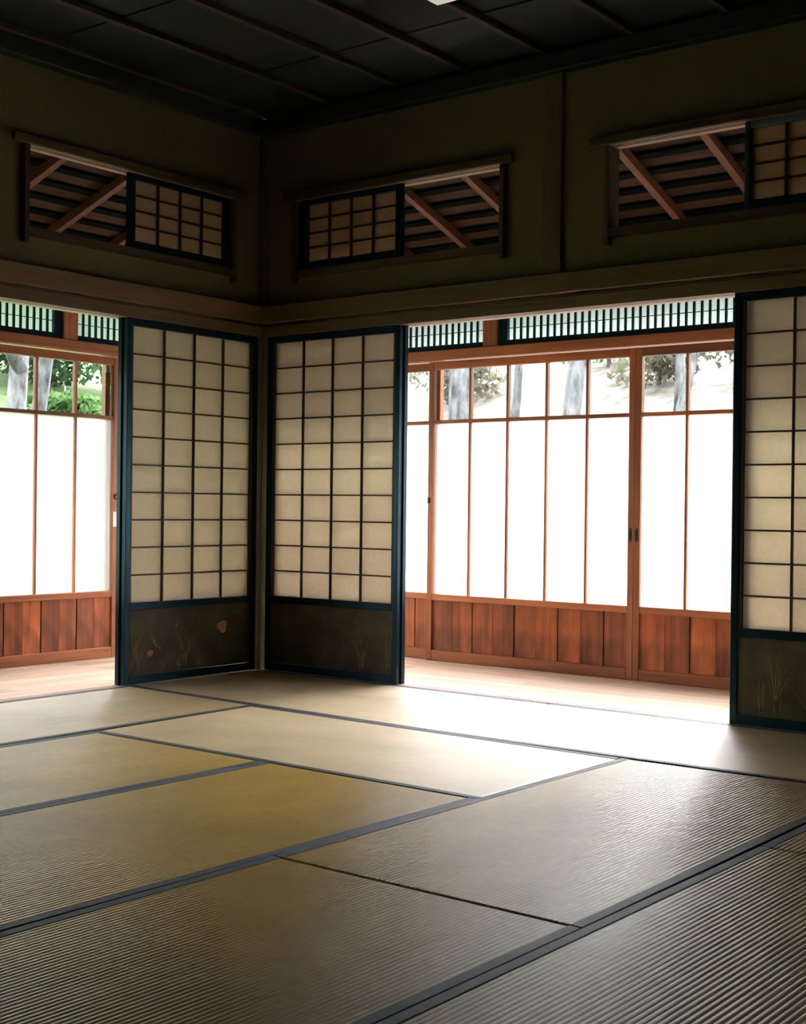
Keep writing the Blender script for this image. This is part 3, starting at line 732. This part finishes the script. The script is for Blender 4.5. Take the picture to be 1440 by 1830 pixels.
# ------------------------------------------------------------------ garden
def ground_h(x, y):
    dr = y - 2.2; dl = -x - 2.2
    hr = 0.0 if dr < 0 else 0.50 * dr - 0.010 * dr * dr
    hl = 0.0 if dl < 0 else 0.50 * dl - 0.012 * dl * dl
    h = max(hr, hl) if (dr > 0 and dl > 0) else (hr if dr > 0 else hl)
    return -0.55 + max(0, h) + 0.10 * mnoise.noise(Vector((x * .5, y * .5, 0))) * min(1, max(dr, dl, 0) * .5)
def terrain():
    vs, fs = [], []
    nx, ny = 90, 90
    for j in range(ny + 1):
        for i in range(nx + 1):
            x = -22 + 34 * i / nx; y = -12 + 34 * j / ny
            vs.append((x, y, ground_h(x, y)))
    for j in range(ny):
        for i in range(nx):
            cx, cy_ = -22 + 34 * (i + .5) / nx, -12 + 34 * (j + .5) / ny
            if cx > -0.6 and cy_ < 0.6 and cx < 5.8 and cy_ > -5.8: continue
            a = j * (nx + 1) + i; fs.append((a, a + 1, a + nx + 2, a + nx + 1))
    m, nt, b = mat_base('garden_ground_mat'); N, L = nt.nodes, nt.links
    tc = N.new('ShaderNodeTexCoord'); sp = N.new('ShaderNodeSeparateXYZ'); L.new(tc.outputs['Object'], sp.inputs[0])
    n = N.new('ShaderNodeTexNoise'); n.inputs['Scale'].default_value = 5.5; n.inputs['Detail'].default_value = 12; n.inputs['Roughness'].default_value = 0.72; L.new(tc.outputs['Object'], n.inputs['Vector'])
    lawn = ramp(nt, [(0.35, (0.050, 0.085, 0.030, 1)), (0.65, (0.120, 0.150, 0.080, 1))]); L.new(n.outputs['Fac'], lawn.inputs[0])
    pale = ramp(nt, [(0.38, (0.060, 0.075, 0.045, 1)), (0.46, (0.120, 0.092, 0.085, 1)), (0.62, (0.165, 0.150, 0.145, 1))]); L.new(n.outputs['Fac'], pale.inputs[0])
    ad = N.new('ShaderNodeMath'); ad.operation = 'ADD'; L.new(sp.outputs['X'], ad.inputs[0]); L.new(sp.outputs['Y'], ad.inputs[1])
    mr = N.new('ShaderNodeMapRange'); mr.inputs['From Min'].default_value = -3.0; mr.inputs['From Max'].default_value = 0.5; L.new(ad.outputs[0], mr.inputs['Value'])
    mx = N.new('ShaderNodeMix'); mx.data_type = 'RGBA'; L.new(mr.outputs[0], mx.inputs['Factor']); L.new(lawn.outputs[0], mx.inputs['A']); L.new(pale.outputs[0], mx.inputs['B'])
    L.new(mx.outputs['Result'], b.inputs['Base Color']); b.inputs['Roughness'].default_value = 0.95; b.inputs['Specular IOR Level'].default_value = 0.1
    o = mesh_obj('ground', vs, fs, m, None, smooth=True); tag(o, kind='structure')
terrain()

def leaf_mat(name, c0, c1):
    m = bpy.data.materials.new(name); m.use_nodes = True; nt = m.node_tree; N, L = nt.nodes, nt.links; N.clear()
    out = N.new('ShaderNodeOutputMaterial'); d = N.new('ShaderNodeBsdfDiffuse'); t = N.new('ShaderNodeBsdfTranslucent'); mx = N.new('ShaderNodeMixShader')
    tc = N.new('ShaderNodeTexCoord'); n = N.new('ShaderNodeTexNoise'); n.inputs['Scale'].default_value = 7.0; n.inputs['Detail'].default_value = 5; L.new(tc.outputs['Object'], n.inputs['Vector'])
    r = ramp(nt, [(0.35, c0), (0.65, c1)]); L.new(n.outputs['Fac'], r.inputs[0]); L.new(r.outputs[0], d.inputs['Color']); L.new(r.outputs[0], t.inputs['Color'])
    mx.inputs[0].default_value = 0.4; L.new(d.outputs[0], mx.inputs[1]); L.new(t.outputs[0], mx.inputs[2]); L.new(mx.outputs[0], out.inputs['Surface'])
    return m
LG = leaf_mat('green_leaves', (0.035, 0.080, 0.024, 1), (0.13, 0.22, 0.085, 1))
LD = leaf_mat('dark_leaves', (0.015, 0.040, 0.020, 1), (0.060, 0.115, 0.055, 1))
LP = leaf_mat('pale_leaves', (0.075, 0.095, 0.055, 1), (0.18, 0.135, 0.125, 1))

def tube(name, pts, rad, mat, parent, n=10):
    vs, fs = [], []
    P = [Vector(p) for p in pts]
    for i, p in enumerate(P):
        t = (P[min(i + 1, len(P) - 1)] - P[max(i - 1, 0)]).normalized()
        a = t.cross(Vector((0.3, 1, 0.1))).normalized(); b = t.cross(a)
        for k in range(n):
            w = 2 * PI * k / n; r_ = rad[i] * (1 + .10 * math.sin(3 * w + i))
            vs.append(p + (a * math.cos(w) + b * math.sin(w)) * r_)
    for i in range(len(P) - 1):
        for k in range(n): fs.append((i * n + k, i * n + (k + 1) % n, (i + 1) * n + (k + 1) % n, (i + 1) * n + k))
    fs.append(tuple(range(n))); fs.append(tuple(range(len(P) * n - 1, (len(P) - 1) * n - 1, -1)))
    return mesh_obj(name, vs, fs, mat, parent, smooth=True)

def leaves(parent, blobs, count, size, mat, seed):
    rnd = random.Random(seed); vs, fs = [], []
    for _ in range(count):
        cx, cy_, cz, r_ = rnd.choice(blobs)
        v = Vector((rnd.gauss(0, 1), rnd.gauss(0, 1), rnd.gauss(0, 1))).normalized() * r_ * rnd.uniform(.45, 1.0) ** .6
        p = Vector((cx, cy_, cz)) + Vector((v.x, v.y, v.z * .7))
        a = Vector((rnd.gauss(0, 1), rnd.gauss(0, 1), rnd.gauss(0, 1))).normalized(); b = a.cross(Vector((rnd.gauss(0, 1), rnd.gauss(0, 1), rnd.gauss(0, 1)))).normalized()
        s = size * rnd.uniform(.6, 1.3); k = len(vs)
        vs += [p - a * s, p + b * s * .5, p + a * s, p - b * s * .5]; fs.append((k, k + 1, k + 2, k + 3))
    o = mesh_obj('foliage', vs, fs, mat, parent); o['kind'] = 'stuff'
    return o

def tree(name, label, x, y, lean, r, h, mat, seed, crown=None, n=2500, fork=None, cat='tree', size=0.07, group=None):
    z = ground_h(x, y) - 0.1
    T = empty(name, (x, y, z)); tag(T, label, cat, group)
    rnd = random.Random(seed)
    pts = [(x + lean[0] * t + .06 * math.sin(5 * t + seed), y + lean[1] * t, z + h * t) for t in (0, .15, .3, .45, .6, .8, 1)]
    tube('trunk', pts, [r * 1.35, r * 1.1, r, r * .92, r * .8, r * .6, r * .35], 'bark', T)
    if fork:
        for (t0, dx, dy, dz, rr) in fork:
            p0 = Vector((x + lean[0] * t0, y + lean[1] * t0, z + h * t0)); 
            tube('branch', [p0, p0 + Vector((dx * .4, dy * .4, dz * .5)), p0 + Vector((dx, dy, dz))], [rr, rr * .8, rr * .45], 'bark', T, 8)
    if crown:
        bl = [(x + cx, y + cy_, z + cz, cr) for cx, cy_, cz, cr in crown]
        leaves(T, bl, n, size, mat, seed + 1)
    return T
def shrub(label, x, y, r, mat, seed, n=1800, size=0.05, zc=0.5):
    z = ground_h(x, y) - 0.05
    T = empty('garden_shrub', (x, y, z)); tag(T, label, 'shrub', 'shrubs of the garden')
    tube('stem', [(x, y, z), (x + .03, y, z + r * zc), (x, y + .03, z + r * 1.1)], [.03, .02, .01], 'bark', T, 6)
    rnd = random.Random(seed)
    bl = [(x + rnd.uniform(-.5, .5) * r, y + rnd.uniform(-.5, .5) * r, z + r * rnd.uniform(.35, .75), r * rnd.uniform(.4, .6)) for _ in range(7)]
    leaves(T, bl, n, size, mat, seed + 1)
cr = lambda s, z, r_: [(random.Random(s + i).uniform(-.8, .8), random.Random(s * 3 + i).uniform(-.7, .7), z + random.Random(s * 5 + i).uniform(-.7, .8), r_ * random.Random(s * 7 + i).uniform(.6, 1)) for i in range(7)]
# right garden
tree('garden_tree', 'thick grey leaning trunk seen through the first clear panes right of the blue-black edge', -3.05, 6.2, (-0.5, 0.2), 0.115, 4.4, LP, 11, cr(2, 4.0, .9), 1800, [(.42, .8, .3, 1.4, .08)])
tree('garden_tree', 'slim forked tree seen through the third clear pane after the blue-black edge', -2.92, 6.8, (0.10, 0.2), 0.042, 4.0, LP, 13, cr(3, 3.9, .8), 1500, [(.42, .42, .1, 1.3, .06)])
tree('garden_tree', 'grey trunk seen through the fourth clear pane of the right doors', -1.85, 6.3, (0.25, 0.1), 0.085, 4.2, LP, 17, cr(4, 3.9, .8), 1500)
tree('garden_tree', 'faint slanting trunk seen through the clear pane right of the meeting door stiles', -1.35, 7.6, (-0.35, 0.3), 0.045, 4.2, LP, 19, cr(5, 3.6, .9), 1800, [(.5, .7, .3, .9, .05)])
tree('garden_tree', 'thin slanting tree seen through the last clear pane before the right screen', -0.78, 6.4, (0.65, 0.2), 0.045, 3.8, LP, 23, cr(6, 3.7, .7), 900)
for i, (x, y, r_) in enumerate([(-4.9, 8.4, .8), (-2.2, 8.8, .7), (-1.2, 9.2, .9), (-3.3, 9.6, .9), (-0.3, 8.6, .6)]):
    shrub(['pale bush left of the leaning trunk', 'pale bush behind the slim forked tree', 'pale bush behind the meeting door stiles', 'pale bush high on the slope', 'pale bush near the last clear pane'][i], x, y, r_, LP if i != 3 else LG, 40 + i, 1500)
# left garden
tree('garden_tree', 'pale grey forked trunk seen through the leftmost clear pane', -5.3, 2.25, (0.0, 0.25), 0.085, 4.2, LG, 29, cr(8, 3.4, .9), 2600, [(.30, -.2, -.7, 1.2, .08)])
tree('garden_tree', 'grey trunk with dark leaves seen through the middle clear pane of the left door', -6.6, 3.4, (0.3, 0.35), 0.07, 4.4, LD, 31, cr(9, 3.0, 1.0), 4200, [(.3, .3, .5, 1.1, .07), (.4, -.3, -.5, 1.0, .06)])
tree('garden_tree', 'bright green tree seen through the clear pane next to the lock stile', -6.3, 4.3, (-0.2, 0.3), 0.05, 4.2, LG, 37, cr(12, 2.9, 1.0), 4200, [(.3, .2, .5, 1.1, .06)])
for i, (x, y, r_) in enumerate([(-6.3, 3.0, .45), (-7.0, 4.1, .55), (-6.0, 3.75, .35), (-9.0, 3.4, 1.2), (-9.0, 5.4, 1.3), (-8.6, 6.8, 1.2), (-9.4, 4.4, 1.4)]):
    shrub(['dark bush at the foot of the dark green tree', 'rounded green bush behind the lawn', 'small round bush beside the lawn', 'deep green bush closing the left garden, behind the forked trunk', 'deep green bush closing the left garden, behind the dark tree', 'deep green bush closing the left garden, behind the bright tree', 'tall bush closing the left garden'][i], x, y, r_, [LD, LG, LG, LD, LD, LG, LD][i], 60 + i, 2600 if i > 2 else 1500, 0.06)
